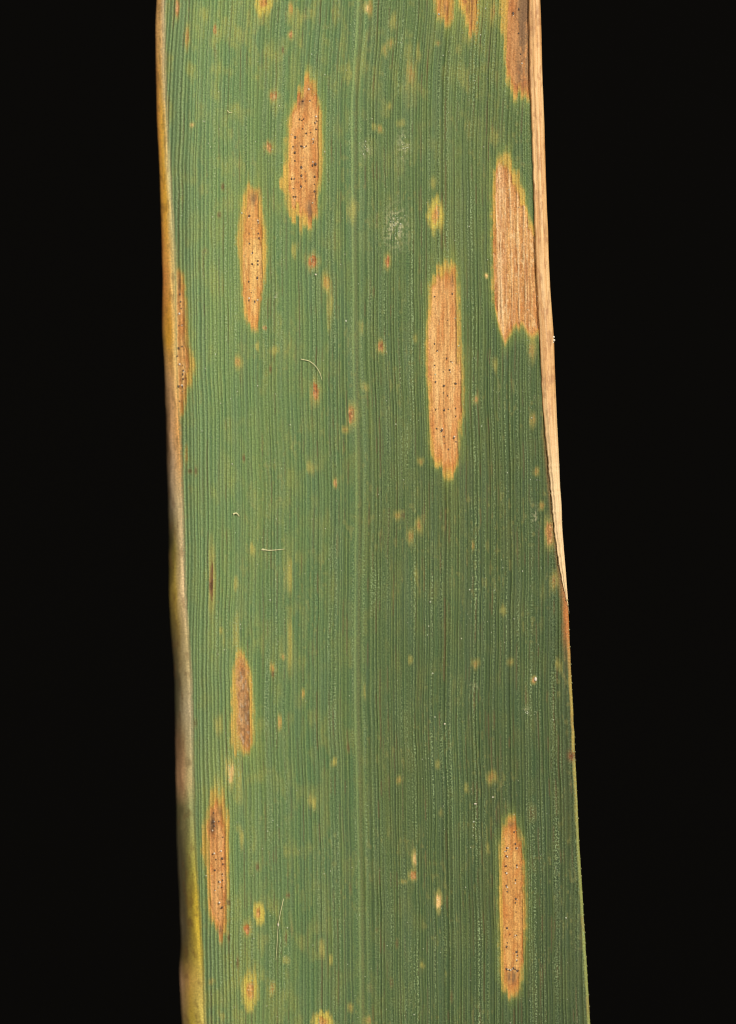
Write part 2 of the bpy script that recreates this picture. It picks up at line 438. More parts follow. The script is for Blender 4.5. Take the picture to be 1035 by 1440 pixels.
pid = 10
pid_of = {}
for les in LES:
    o = np.array(les['halo'], float)
    r0 = np.searchsorted(ys, o[0, 0] - 40)
    r1_ = np.searchsorted(ys, o[-1, 0] + 40)
    S = (slice(r0, r1_), slice(0, NX))
    X, Y, Wv = Xp[S], Yp[S], W[S]
    jg = JAG[S]
    Xs = X - .60 * (Wv - VC[S]) * (np.abs(Wv - VC[S]) < 6)                    # edges follow the veins
    dC = outline_d(les['core'], Xs, Y, jg * 7.5, edge_n[S] * 3.4)
    dH = outline_d(les['halo'], Xs, Y, jg * 8.0, edge_n[S] * 4.5)
    if les.get('torn'):                                                       # two dry prongs with a green notch between
        ey = np.interp(X, [695, 700, 705, 710, 714, 720, 728, 734, 738, 742, 748, 753, 760],
                       [425, 450, 466, 480, 471, 461, 455, 453, 457, 468, 474, 468, 458])
        ends = (ey - Y + jg * 3.5) * .45
        dC = np.minimum(dC, ends)
        dH = np.minimum(dH, ends + 3.5)
    yc0, yc1 = les['core'][0][0], les['core'][-1][0]
    yj = Y + jg * 7.5
    endn = np.clip(np.maximum(sm(yc0 + 34, yc0 - 2, yj), sm(yc1 - 34, yc1 + 2, yj)), 0, 1)
    if les.get('torn'):
        endn = endn * .4
    soft = 1.3 + 5.5 * endn
    nec = sm(-soft, soft, dC + .5 * endn)
    hal = sm(-3.0, 3.6, dH)
    far = sm(-12, -2, dH) * .20
    cc = c[S]
    cc = mixc(cc, far * (.5 + .8 * strk[S]), lin((150, 160, 70)))
    hc = mixc(np.broadcast_to(lin((196, 156, 66)), cc.shape), sm(-5, 1, dC) * .8, lin((210, 150, 68)))
    hc = hc * (.86 + .30 * n_mid[S][..., None])
    hc = mixc(hc, sm(3.0, -2.0, dH) * .75, lin((176, 166, 72)))
    hc = mixc(hc, veinc[S] * .25, lin((214, 190, 110)))
    cc = mixc(cc, hal * (.62 + .45 * n_mid[S]).clip(0, .95), hc)
    tone = np.array(les['tone'], float)
    nc = np.broadcast_to(lin(tone), cc.shape)
    nc = mixc(nc, sm(.45, .80, n_mid[S]) * .80, lin(np.clip(tone * np.array([1.08, 1.16, 1.26]), 0, 248)))     # paler fibres
    nc = mixc(nc, sm(.50, .78, n_blot[S]) * les['rust'], lin(tone * np.array([.94, .76, .58])))                  # rusty patches
    nc = mixc(nc, sm(.52, .80, n_fine[S]) * .60, lin(tone * np.array([.80, .70, .60])))                          # darker fibres
    nc = mixc(nc, endn * sm(.30, .60, n_blot[S]) * .75, lin(tone * np.array([.92, .74, .52])))
    nc = mixc(nc, sm(2.6, .3, dC) * (.30 + .5 * les['rust']), lin(tone * np.array([.84, .66, .46])))             # rusty rim
    nc = mixc(nc, prof(dp, Wv) * .30, lin(tone * np.array([.76, .62, .48])))
    nc = mixc(nc, np.clip(veinc[S], 0, 1) * .35, lin(np.clip(tone * 1.14, 0, 250)))
    bigp = fbm(Wv / 7.0, Y / 45.0, 141 + les['pid'] if 'pid' in les else 141 + pid, 3)
    nc = mixc(nc, sm(.52, .76, bigp) * .45 * (1 - endn), lin(np.clip(tone * np.array([1.12, 1.20, 1.32]), 0, 246)))
    nc = mixc(nc, sm(.46, .26, bigp) * .50, lin(tone * np.array([.92, .76, .60])))
    spk = sm(.64, .76, fbm(X / 2.2, Y / 3.4, 151, 2))
    nc = mixc(nc, spk * .40, lin(tone * np.array([.66, .55, .45])))
    for (sx, sy, rx, ry) in les['dark_marks']:
        m = np.exp(-((X - sx) / rx) ** 2 - ((Y - sy) / ry) ** 2) * sm(.25, .6, n_spk[S] * .25 + n_mid[S] * .75)
        nc = mixc(nc, np.clip(m * 1.1, 0, .85), lin((118, 88, 58)))
    if les.get('mott'):
        nc = mixc(nc, sm(.50, .66, fbm(X / 3.0, Y / 5.0, 97, 2)) * .65, lin((128, 90, 52)))
        nc = mixc(nc, sm(.58, .72, fbm(X / 3.0, Y / 6.0, 99, 2)) * .6, lin((172, 150, 118)))
    if les.get('torn'):
        rib = np.zeros_like(X)
        for rx_, aa in [(699.5, .8), (704, 1), (711, .45), (718, 1), (722, .4), (728, .9), (737, 1), (741, .7), (746, .3)]:
            xx = rx_ + 2.0 * (vn(Y / 60.0, rx_, 17) - .5) + (Y - 340) * .02
            rib = np.maximum(rib, aa * np.exp(-((X - xx) / 1.3) ** 2) * (.3 + .9 * vn(Y / 26.0, rx_ * 3.3, 18)))
        nc = mixc(nc, np.clip(rib, 0, 1) * .75, lin((236, 202, 148)))
        pale = np.exp(-((X - 704) / 5) ** 2) * (.35 + .6 * vn(X / 3, Y / 22.0, 19))
        nc = mixc(nc, np.clip(pale, 0, 1) * .55, lin((232, 198, 148)))
        nc = mixc(nc, sm(.62, .76, fbm(X / 2.0, Y / 7.0, 84, 2)) * .40, lin((238, 208, 156)))
        nc = mixc(nc, sm(.46, .28, fbm(Wv / 1.6, Y / 30.0, 85, 2)) * .60, lin((160, 100, 50)))
        nc = mixc(nc, sm(.44, .28, n_spk[S]) * .25, lin((150, 100, 56)))
        relief[S] += nec * (rib * 1.8 + .8 * (n_spk[S] - .5) + 1.6 * (fbm(Wv / 1.6, Y / 30.0, 85, 2) - .5))
    if les['key'] in 'kl':
        nc = mixc(nc, sm(.45, .66, n_fine[S]) * .7, lin((122, 82, 44)))
        nec = nec * (.25 + .75 * sm(.34, .60, .6 * n_fine[S] + .4 * n_mid[S]))
    cc = mixc(cc, nec, nc)
    c[S] = cc
    mask_n[S] = np.maximum(mask_n[S], nec)
    mask_h[S] = np.maximum(mask_h[S], hal)
    relief[S] += -1.4 * nec + .7 * nec * (n_mid[S] - .5)
    inl = (dC > -1.0) & (np.arange(NX)[None, :] >= C0) & (np.arange(NX)[None, :] < C1)
    part[S] = np.where(inl & (part[S] == 0), pid, part[S])
    les['pid'] = pid
    pid += 1

SPOT_PARTS = []
for k, (sx, sy, rx, ry, kind) in enumerate(SPOTS):
    r0, r1_ = np.searchsorted(ys, [sy - ry * 3 - 12, sy + ry * 3 + 12])
    q0 = max(C0 + int((sx - rx * 4 - 14 - LIN(sy)) / (RIGHT(sy) - LIN(sy)) * NMAIN) - 8, 0)
    q1 = min(C0 + int((sx + rx * 4 + 14 - LIN(sy)) / (RIGHT(sy) - LIN(sy)) * NMAIN) + 8, NX)
    S = (slice(r0, r1_), slice(q0, q1))
    X, Y = Xp[S], Yp[S]
    X = X - .55 * (W[S] - VC[S])
    e = 1 - np.sqrt(((X - sx) / rx) ** 2 + ((Y + JAG[S] * min(3.5, ry * .3) - sy) / ry) ** 2) + edge_n[S] * .55
    cc = c[S]
    c_before = cc
    nz = n_spk[S]
    if kind in ('o', 'r', 'm'):
        if kind == 'm':
            eh = 1 - np.sqrt(((X - sx) / (rx * 2.0)) ** 2 + ((Y + JAG[S] * 4 - sy) / (ry * 1.95)) ** 2) + edge_n[S] * .4
            cc = mixc(cc, sm(-.35, .35, eh) * .92, lin((194, 172, 72)))
            tone, am = (194, 136, 64), .85
        elif kind == 'r':
            cc = mixc(cc, sm(-1.2, .1, e) * .55, lin((164, 152, 74)))
            tone, am = (184, 108, 54), .9
        else:
            cc = mixc(cc, sm(-1.0, .1, e) * .5, lin((164, 154, 78)))
            tone, am = (180, 122, 66), .75
        cc = mixc(cc, sm(-.20, .45, e) * am, lin(tone))
        cc = mixc(cc, sm(.1, .75, e) * sm(.45, .62, nz) * .75, lin((128, 74, 40)))
        cc = mixc(cc, sm(.0, .4, e) * sm(.58, .70, fbm(X / 2.6, Y / 4.0, 101, 2)) * .5, lin((222, 170, 112)))
    elif kind == 'y':
        cc = mixc(cc, sm(-.6, .7, e) * .75 * (.25 + 1.0 * n_mid[S]), lin((180, 164, 78)))
    elif kind == 'yo':
        cc = mixc(cc, sm(-.9, .4, e) * .65 * (.4 + .9 * n_mid[S]), lin((174, 158, 74)))
        cc = mixc(cc, sm(-.1, .8, e) * .65, lin((190, 142, 70)))
        cc = mixc(cc, sm(.3, .8, e) * sm(.5, .65, nz) * .5, lin((150, 94, 52)))
    elif kind == 'b':
        cc = mixc(cc, sm(-.9, .0, e) * .28, lin((150, 134, 72)))
        cc = mixc(cc, sm(-.1, .5, e) * .75, lin((102, 76, 42)))
    elif kind == 'bs':
        cc = mixc(cc, sm(-1.6, -.1, e) * .55, lin((176, 160, 78)))
        cc = mixc(cc, sm(-.2, .4, e) * .85, lin((136, 90, 56)))
        cc = mixc(cc, sm(-.1, .5, e) * sm(.48, .62, nz) * .8, lin((96, 62, 38)))
    elif kind == 'p':
        cc = mixc(cc, sm(-.9, .0, e) * .5, lin((178, 164, 84)))
        cc = mixc(cc, sm(-.05, .5, e) * .92, lin((226, 184, 116)))
    elif kind == 'w':
        cc = mixc(cc, sm(-.3, .6, e) * .55 * (.3 + n_mid[S]), lin((196, 184, 148)))
    if kind in ('y', 'yo', 'b') and sx > 470:                                    # fainter on the dense half
        cc = .66 * cc + .34 * c_before
    c[S] = cc
    if min(rx, ry) >= 4 and k < 20:
        inl = (e > .02) & (part[S] == 0)
        if inl.sum() > 30:
            part[S] = np.where(inl, pid, part[S])
            SPOT_PARTS.append((pid, kind))
            relief[S] += -.8 * sm(0, .5, e)
            pid += 1

# ---- right margin below the end of the fold
dr = R_ - Xp
mrg = sm(5.5, 2.5, dr + 1.5 * edge_n) * sm(800, 850, Yp)
mc = mixc(np.broadcast_to(lin((176, 150, 70)), Xp.shape + (3,)), sm(1000, 1250, Yp), lin((146, 150, 78)))
mc = mixc(mc, sm(960, 880, Yp), lin((196, 132, 66)))
mc = mixc(mc, sm(.5, .8, vn(Xp * 0, Yp / 28.0, 22)) * .4, lin((158, 122, 60)))
c = mixc(c, mrg * .9, mc)
orange = sm(13, 2, dr + 4 * edge_n) * np.exp(-((Yp - 868) / 42) ** 2)
c = mixc(c, np.clip(orange, 0, .9), lin((184, 112, 52)))
bs = np.exp(-((Xp - R_ + 5) / 5) ** 2 - ((Yp - 1063) / 7) ** 2)
c = mixc(c, np.clip(bs * 1.1, 0, .9), lin((118, 68, 36)))
# crease shadow along the fold, put into the colour as brown
fl = np.exp(-((Xp - FOLD(Yp) + 1) / 3.2) ** 2) * sm(560, 640, Yp) * sm(860, 840, Yp)
c = mixc(c, fl * .55, lin((132, 84, 42)))

# ---- curled left margin: colour along the length at the inner, middle and outer line, part of its shading included
CK = [(-620,(206,176,124),(200,150,80),(196,142,78)),(30,(214,188,138),(222,174,104),(222,168,100)),
      (100,(206,180,124),(218,166,84),(190,132,66)),(170,(204,182,122),(232,180,74),(206,142,62)),
      (280,(210,194,134),(236,178,64),(208,148,60)),(390,(200,184,118),(220,160,80),(206,130,62)),
      (440,(206,178,112),(216,154,58),(176,116,52)),(480,(204,174,108),(218,156,48),(150,112,50)),
      (540,(214,172,102),(226,172,110),(178,138,92)),(600,(226,166,92),(220,170,116),(120,86,50)),
      (650,(224,170,102),(200,166,124),(96,74,46)),(710,(218,190,136),(166,146,110),(80,66,44)),
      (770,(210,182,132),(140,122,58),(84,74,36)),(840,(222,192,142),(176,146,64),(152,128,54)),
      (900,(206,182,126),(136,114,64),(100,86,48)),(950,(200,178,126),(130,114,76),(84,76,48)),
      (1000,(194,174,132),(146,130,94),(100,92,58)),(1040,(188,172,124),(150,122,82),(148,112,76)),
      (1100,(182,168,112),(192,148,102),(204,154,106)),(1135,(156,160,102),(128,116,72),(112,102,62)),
      (1220,(170,158,70),(88,80,46),(112,100,70)),(1260,(196,168,56),(96,84,46),(116,104,74)),(1310,(204,174,58),(104,88,46),(118,102,74)),
      (1345,(204,176,68),(140,118,54),(92,78,50)),(1380,(206,180,90),(198,154,70),(204,158,116)),
      (1440,(202,182,92),(190,164,60),(160,132,80)),(2100,(200,182,92),(190,164,64),(160,132,80))]
ky = np.array([k[0] for k in CK], float)
kc = np.stack([np.stack([np.interp(ys, ky, lin([k[j] for k in CK])[:, q]) for q in range(3)], -1) for j in (1, 2, 3)], 1)
f = np.clip((I_ - xc) / (I_ - L_), 0, 1)                  # 0 at the inner line, 1 at the outline
f = np.where(A_CURL[None, :] > math.pi / 2, 1.0, f)
f = np.clip(f + .30 * (fbm(xc / 6.0, Yc / 26.0, 107) - .5), 0, 1)
f = np.where(Yc > 600, f ** 1.35, f)
seg = f * 2
cu = np.where(seg[..., None] < 1, kc[:, None, 0] * (1 - seg[..., None]) + kc[:, None, 1] * seg[..., None],
              kc[:, None, 1] * (2 - seg[..., None]) + kc[:, None, 2] * (seg[..., None] - 1))
cu = cu * ((1.50 - .60 * sm(.45, .8, f) * sm(480, 600, Yc)) * (.74 + .52 * fbm(f * 9.0, Yc / 70.0, 109)))[..., None]  # lit inner line and shaded outer side put into the colour
cu = mixc(cu, sm(.56, .72, fbm(f * 5.0, Yc / 14.0, 113)) * .40, lin((126, 88, 48)))
c[:, :C0] = cu
inner = sm(5.0, 0.0, Xp[:, C0:C1] - I_ + 2 * edge_n[:, C0:C1])
c[:, C0:C1] = mixc(c[:, C0:C1], inner * .85, np.broadcast_to(kc[:, None, 0], c[:, C0:C1].shape))
c[:, C1:] = c[:, C1 - 1:C1]

# ---- relief
fade = sm(0, 4, np.arange(NX) - C0) * sm(0, 4, C1 - 1 - np.arange(NX))
hgt = prof(hp, W) * (.5 + .6 * vamp) * (1 - .55 * mask_n) * 1.15
hgt = hgt + 1.0 * (fbm(Xp / 30.0, Yp / 60.0, 121) - .5) + .25 * (n_spk - .5) + relief
Zp = Zp + hgt * fade[None, :]
Zp[:, :C0] += (1.2 * (fbm(xc / 7.0, Yc / 40.0, 127) - .5) + 2.4 * (fbm(f * 6.0, Yc / 120.0, 129) - .5)) * sm(0, 6, C0 - np.arange(C0))[None, :]

bead = np.clip(prof(bp, W), 0, 1) * (.35 + .9 * vn(vid * 2.9, Yp / 70.0, 20)) * (1 - .8 * mask_n) * (1 - .5 * mask_h)
bead = bead * (.62 + .38 * dens)
bead[:, :C0] = 0
bead = bead * (.55 + .75 * sm(.4, .7, fbm(Xp / 40.0, Yp / 90.0, 131)))


def world_xyz(X, Y, Z):
    z = Z * PX
    k = (CAM_D - z) / CAM_D
    return np.stack([(X - 517.5) * PX * k, (720.0 - Y) * PX * k, z], -1)


P = world_xyz(Xp, Yp, Zp)
du = np.gradient(P, axis=1)
dv = np.gradient(P, axis=0)
N = np.cross(dv, du)
N /= np.linalg.norm(N, axis=-1, keepdims=True) + 1e-20
N = -N if N[NR // 2, NX // 2, 2] < 0 else N


def surf_z(x, y):
    """height of the finished surface at a photograph pixel, in pixels"""
    r = int(np.clip(np.searchsorted(ys, y), 0, NR - 1))
    return float(np.interp(x, Xp[r, C0:C1], Zp[r, C0:C1]))


# ---------------------------------------------------------------- materials
def nodes(name):
    m = bpy.data.materials.new(name)
    m.use_nodes = True
    nt = m.node_tree
    return m, nt, nt.nodes["Principled BSDF"]


def leaf_material(name, rough, spec, bumpd, grain_amp=.46):
    m, nt, b = nodes(name)
    N_, L = nt.nodes, nt.links
    at = N_.new('ShaderNodeAttribute'); at.attribute_name = 'pigment'
    bd = N_.new('ShaderNodeAttribute'); bd.attribute_name = 'bead'
    uv = N_.new('ShaderNodeAttribute'); uv.attribute_name = 'leaf_uv'
    mp = N_.new('ShaderNodeMapping'); mp.inputs['Scale'].default_value = (.46, .40, 1)
    L.new(uv.outputs['Vector'], mp.inputs['Vector'])
    nb = N_.new('ShaderNodeTexNoise'); nb.inputs['Scale'].default_value = 1.0; nb.inputs['Detail'].default_value = 1.0
    L.new(mp.outputs[0], nb.inputs['Vector'])
    rp = N_.new('ShaderNodeMapRange'); rp.interpolation_type = 'SMOOTHSTEP'
    rp.inputs[1].default_value = .45; rp.inputs[2].default_value = .62
    L.new(nb.outputs['Fac'], rp.inputs[0])
    mu = N_.new('ShaderNodeMath'); mu.operation = 'MULTIPLY'
    L.new(rp.outputs[0], mu.inputs[0]); L.new(bd.outputs['Fac'], mu.inputs[1])
    mu2 = N_.new('ShaderNodeMath'); mu2.operation = 'MULTIPLY'; mu2.inputs[1].default_value = .95; mu2.use_clamp = True
    L.new(mu.outputs[0], mu2.inputs[0])
    ng = N_.new('ShaderNodeTexNoise'); ng.inputs['Scale'].default_value = .42; ng.inputs['Detail'].default_value = 3
    ng.inputs['Roughness'].default_value = .7
    L.new(uv.outputs['Vector'], ng.inputs['Vector'])
    gr = N_.new('ShaderNodeMapRange'); gr.inputs[1].default_value = .25; gr.inputs[2].default_value = .75
    gr.inputs[3].default_value = 1 - grain_amp; gr.inputs[4].default_value = 1 + grain_amp
    L.new(ng.outputs['Fac'], gr.inputs[0])
    mg_ = N_.new('ShaderNodeVectorMath'); mg_.operation = 'SCALE'
    L.new(at.outputs['Color'], mg_.inputs[0]); L.new(gr.outputs[0], mg_.inputs['Scale'])
    mx = N_.new('ShaderNodeMix'); mx.data_type = 'RGBA'
    L.new(mu2.outputs[0], mx.inputs['Factor']); L.new(mg_.outputs[0], mx.inputs['A'])
    q = lin((150, 168, 116)); mx.inputs['B'].default_value = (q[0], q[1], q[2], 1)
    L.new(mx.outputs['Result'], b.inputs['Base Color'])
    b.inputs['Roughness'].default_value = rough
    b.inputs['Specular IOR Level'].default_value = spec
    ad = N_.new('ShaderNodeMath'); ad.operation = 'MULTIPLY_ADD'; ad.inputs[1].default_value = .9
    L.new(mu.outputs[0], ad.inputs[0]); L.new(ng.outputs['Fac'], ad.inputs[2])
    bu = N_.new('ShaderNodeBump'); bu.inputs['Strength'].default_value = .6; bu.inputs['Distance'].default_value = bumpd * PX
    L.new(ad.outputs[0], bu.inputs['Height']); L.new(bu.outputs[0], b.inputs['Normal'])
    return m


M_LEAF = leaf_material("leaf_tissue", .58, .22, 1.5)
M_DEAD = leaf_material("dead_leaf_tissue", .64, .2, 1.1)


M_STRAW = leaf_material("straw_margin", .55, .3, .5, .14)


def plain(name, rgb, rough=.6, spec=.3, var=.25, scale=30000.0):
    m, nt, b = nodes(name)
    tc = nt.nodes.new('ShaderNodeTexCoord')
    nz = nt.nodes.new('ShaderNodeTexNoise'); nz.inputs['Scale'].default_value = scale
    nt.links.new(tc.outputs['Object'], nz.inputs['Vector'])
    rp = nt.nodes.new('ShaderNodeValToRGB')
    q = lin(rgb)
    rp.color_ramp.elements[0].position = .3
    rp.color_ramp.elements[1].position = .7
    rp.color_ramp.elements[0].color = tuple(q * (1 - var)) + (1,)
    rp.color_ramp.elements[1].color = tuple(np.clip(q * (1 + var), 0, .9)) + (1,)
    nt.links.new(nz.outputs['Fac'], rp.inputs[0])
    nt.links.new(rp.outputs[0], b.inputs['Base Color'])
    b.inputs['Roughness'].default_value = rough
    b.inputs['Specular IOR Level'].default_value = spec
    return m


M_BLACK = plain("fruiting_body_black", (92, 72, 56), .45, .4)
M_CRUMB = plain("spore_crumb_white", (226, 212, 186), .6, .3)
M_DUST = plain("dust_pale", (196, 198, 168), .6, .3)
M_FIBRE = plain("fibre_cream", (214, 206, 150), .5, .4)
M_TOOTH = plain("margin_tooth_pale", (146, 142, 92), .5, .4)


# ---------------------------------------------------------------- object helpers
def link(o, parent=None):
    COL.objects.link(o)
    if parent is not None:
        o.parent = parent
    return o


def mesh_object(name, V, F, mat, parent=None, normals=None, attrs=None, smooth=True):
    me = bpy.data.meshes.new(name)
    V = np.asarray(V, np.float32)
    F = np.asarray(F, np.int32)
    k = F.shape[1]
    me.vertices.add(len(V)); me.vertices.foreach_set('co', V.ravel())
    me.loops.add(F.size); me.loops.foreach_set('vertex_index', F.ravel())
    me.polygons.add(len(F))
    me.polygons.foreach_set('loop_start', np.arange(0, F.size, k, dtype=np.int32))
    me.polygons.foreach_set('use_smooth', np.full(len(F), smooth))
    me.update(calc_edges=True)
    if attrs:
        for an, (typ, arr) in attrs.items():
            a = me.attributes.new(an, typ, 'POINT')
            key = {'FLOAT_COLOR': 'color', 'FLOAT_VECTOR': 'vector', 'FLOAT': 'value'}[typ]
            a.data.foreach_set(key, np.asarray(arr, np.float32).ravel())
    if normals is not None:
        me.normals_split_custom_set_from_vertices(np.asarray(normals, np.float32))
    me.materials.append(mat)
    return link(bpy.data.objects.new(name, me), parent)


def ball(bm_v, bm_f, centre, r, squash=(1, 1, 1), seg=7, rings=4, rough=.15, rg=rng):
    base = len(bm_v)
    for i in range(rings + 1):
        th = math.pi * i / rings
        for j in range(seg):
            ph = 2 * math.pi * j / seg
            q = 1 + rough * (rg.random() - .5) * 2
            bm_v.append((centre[0] + r * squash[0] * q * math.sin(th) * math.cos(ph),
                         centre[1] + r * squash[1] * q * math.sin(th) * math.sin(ph),
                         centre[2] + r * squash[2] * math.cos(th)))
    for i in range(rings):
        for j in range(seg):
            a, b_ = base + i * seg + j, base + i * seg + (j + 1) % seg
            bm_f.append((a, a + seg, b_ + seg, b_))


def at(x, y, lift=0.0):
    return world_xyz(np.array(x, float), np.array(y, float), np.array(surf_z(x, y) + lift))


# ---------------------------------------------------------------- backdrop
zmin = float(P[..., 2].min())
n = 70
gx, gy = np.meshgrid(np.linspace(-.35, .35, n), np.linspace(-.35, .35, n))
gz = zmin - 0.060 - 0.0006 * fbm(gx * 60, gy * 60, 3)
BV = np.stack([gx, gy, gz], -1).reshape(-1, 3)
ii = (np.arange(n - 1)[:, None] * n + np.arange(n - 1)[None, :]).ravel()
BF = np.stack([ii, ii + 1, ii + n + 1, ii + n], 1)
mb, nt, b = nodes("black_velvet")
b.inputs['Roughness'].default_value = 1.0
b.inputs['Specular IOR Level'].default_value = 0.0
tc = nt.nodes.new('ShaderNodeTexCoord'); nz = nt.nodes.new('ShaderNodeTexNoise'); nz.inputs['Scale'].default_value = 4000
nt.links.new(tc.outputs['Object'], nz.inputs['Vector'])
rp = nt.nodes.new('ShaderNodeValToRGB')
rp.color_ramp.elements[0].color = (.0018, .0017, .0015, 1)
rp.color_ramp.elements[1].color = (.0025, .0023, .0020, 1)
nt.links.new(nz.outputs['Fac'], rp.inputs[0]); nt.links.new(rp.outputs[0], b.inputs['Base Color'])
bk = mesh_object("backdrop", BV, BF, mb)
bk['kind'] = 'structure'
bk['label'] = 'plain black cloth backdrop under the leaf'

# ---------------------------------------------------------------- the leaf
leaf = bpy.data.objects.new("cereal_leaf", None)
link(leaf)
leaf.empty_display_size = .005
leaf['label'] = 'long green cereal leaf blade with tan dotted lesions and a folded straw coloured margin'
leaf['category'] = 'leaf'

ids = np.arange(NR * NX).reshape(NR, NX)
quad = np.stack([ids[:-1, :-1], ids[1:, :-1], ids[1:, 1:], ids[:-1, 1:]], -1)
fp = part[:-1, :-1].copy()
midmask = (np.abs((Xp - MID(Yp))[:-1, :-1]) < 8.0) & (fp == 0)
fp[midmask] = 2
fp[:, :C0] = 1
Pf, Nf = P.reshape(-1, 3), N.reshape(-1, 3)
colf = np.concatenate([np.clip(c, 0, 1), np.ones(Xp.shape + (1,))], -1).reshape(-1, 4)
uvf = np.stack([W, Yp, np.zeros_like(W)], -1).reshape(-1, 3)
bdf = bead.reshape(-1)


def patch(name, code, mat):
    q = quad[fp == code]
    used, inv = np.unique(q, return_inverse=True)
    return mesh_object(name, Pf[used], inv.reshape(-1, 4), mat, leaf, Nf[used],
                       dict(pigment=('FLOAT_COLOR', colf[used]), leaf_uv=('FLOAT_VECTOR', uvf[used]),
                            bead=('FLOAT', bdf[used])))


patch("blade", 0, M_LEAF)
cm = patch("curled_margin", 1, M_DEAD)
cm['label'] = 'yellow and tan margin curling down out of focus'
mr = patch("midrib", 2, M_LEAF)
mr['label'] = 'pale midrib with an olive groove along it'
for les in LES:
    lo = patch("lesion", les['pid'], M_DEAD)
    lo['label'] = les['label']
    if les['dots']:
        sc, ox, oy = [float(v) for v in les['dots'][0].split(',')]
        V, F, V2, F2 = [], [], [], []
        for (dx, dy) in les['dots'][1]:
            x, y = ox + dx / sc, oy + dy / sc
            r = rng.choice([.95, 1.25, 1.5, 1.75], p=[.22, .35, .30, .13]) * rng.uniform(.9, 1.1) * PX
            ball(V, F, at(x, y, rng.uniform(-.3, .3)), r, (rng.uniform(.8, 1.1), rng.uniform(.9, 1.5), .8), rough=.3)
            if rng.random() < .22:
                ball(V2, F2, at(x + rng.uniform(-2, 2), y + rng.uniform(1, 3), .4), rng.uniform(.55, .95) * PX, (1, 1, .8))
        po = mesh_object("pycnidia", V, F, M_BLACK, lo)
        po['kind'] = 'stuff'
        po['label'] = 'tiny black fruiting bodies dotted over the lesion'
        for (dx, dy) in les['crumbs']:
            ball(V2, F2, at(ox + dx / sc, oy + dy / sc, .5), rng.uniform(1.0, 1.5) * PX, (1, 1.1, .8))
        if V2:
            so = mesh_object("spore_crumbs", V2, F2, M_CRUMB, lo)
            so['kind'] = 'stuff'
for (pc, kind) in SPOT_PARTS:
    patch("spot", pc, M_DEAD)

# underside sheet
rs = np.unique(np.concatenate([np.arange(0, NR, 8), [NR - 1]]))
cs = np.unique(np.concatenate([np.arange(C0 + 4, C1 - 4, 30), [C1 - 5]]))
UV_ = P[np.ix_(rs, cs)].copy()
UV_[..., 2] -= 2 * RAD * PX
nu, mu_ = len(rs), len(cs)
iu = np.arange(nu * mu_).reshape(nu, mu_)
UF = np.stack([iu[:-1, :-1], iu[:-1, 1:], iu[1:, 1:], iu[1:, :-1]], -1).reshape(-1, 4)
mesh_object("underside", UV_.reshape(-1, 3), UF, plain("leaf_underside", (110, 138, 96), .6, .3, .2, 3000), leaf)

# ---- folded margin: the right edge turned over onto the blade
yf = np.concatenate([np.arange(-620, -30, 14.0), np.arange(-30, 862, 1.4)])
FI = FOLD(yf) + 1.0 * (vn(yf / 9.0, 3.5, 23) - .5) + 1.4 * (vn(yf / 4.0, 5.5, 24) - .5) * sm(560, 700, yf)
RO = RIGHT(yf) + .4 + .9 * (vn(yf / 30.0, 7.5, 25) - .5)
wd = np.maximum(RO - FI, .3)
zb = base_z(FI, yf)
H = np.clip(.30 * wd, .1, 4.8)
NQ = 44
qq = np.linspace(0, 1, NQ)[None, :]
top_x = FI[:, None] + qq * wd[:, None]
bulge = np.clip(1 - np.abs(2 * qq - 1) ** 2.6, 0, 1) ** .55
lon = fbm(qq * 5.0 + 0 * yf[:, None], yf[:, None] / 300.0, 27, 2)
ridge = np.sin(qq * 6.28 * 2.3 + 2.2 * vn(yf / 240.0, 1.2, 26)[:, None]) * .55 + (lon - .5) * 2.6
envel = np.clip(np.sin(math.pi * qq), 0, 1) ** .5
lift = np.clip(wd / 8, 0, 1)[:, None]
top_z = zb[:, None] + (1.1 * lift) + H[:, None] * bulge + ridge * envel * lift * .9 + .5 * (fbm(top_x / 2.0, yf[:, None] / 20.0, 28) - .5)
NB = 12
q2 = np.linspace(1, 0, NB + 2)[None, 1:-1]
bot_x = FI[:, None] + q2 * wd[:, None]
bot_z = zb[:, None] + (.5 * lift) - (4.5 * lift) * sm(.45, 1.0, q2)
FX = np.concatenate([top_x, bot_x], 1)
FZ = np.concatenate([top_z, bot_z], 1)
FY = np.broadcast_to(yf[:, None], FX.shape)
FP = world_xyz(FX, FY, FZ)
nr, nq = FX.shape
i0 = np.arange(nr * nq).reshape(nr, nq)
i1 = np.roll(i0, -1, 1)
FF = np.stack([i0[:-1], i0[1:], i1[1:], i1[:-1]], -1).reshape(-1, 4)
cap_q = np.concatenate([qq, q2], 1) + 0 * FX
fs = fbm(cap_q * 9.0, FY / 90.0, 29, 3)
fc = np.broadcast_to(lin((216, 166, 104)), FX.shape + (3,))
fc = mixc(fc, sm(.45, .75, fs) * .7, lin((236, 196, 138)))
fc = mixc(fc, sm(.52, .2, fs) * .75, lin((196, 138, 78)))
fc = mixc(fc, sm(.60, .72, fbm(FX / 3.0, FY / 11.0, 30, 2)) * .45, lin((160, 104, 60)))
fc = mixc(fc, sm(520, 720, FY) * .75, lin((242, 210, 158)))
fc = mixc(fc, sm(.10, .0, cap_q) * .6, lin((160, 106, 58)))  # shadow line at the free edge, painted brown
fc = mixc(fc, sm(.62, .80, fbm(cap_q * 4.0, FY / 26.0, 33, 2)) * .35 * sm(640, 500, FY), lin((150, 98, 58)))
fcol = np.concatenate([fc, np.ones(FX.shape + (1,))], -1).reshape(-1, 4)
fuv = np.stack([FX, FY, FZ], -1).reshape(-1, 3)
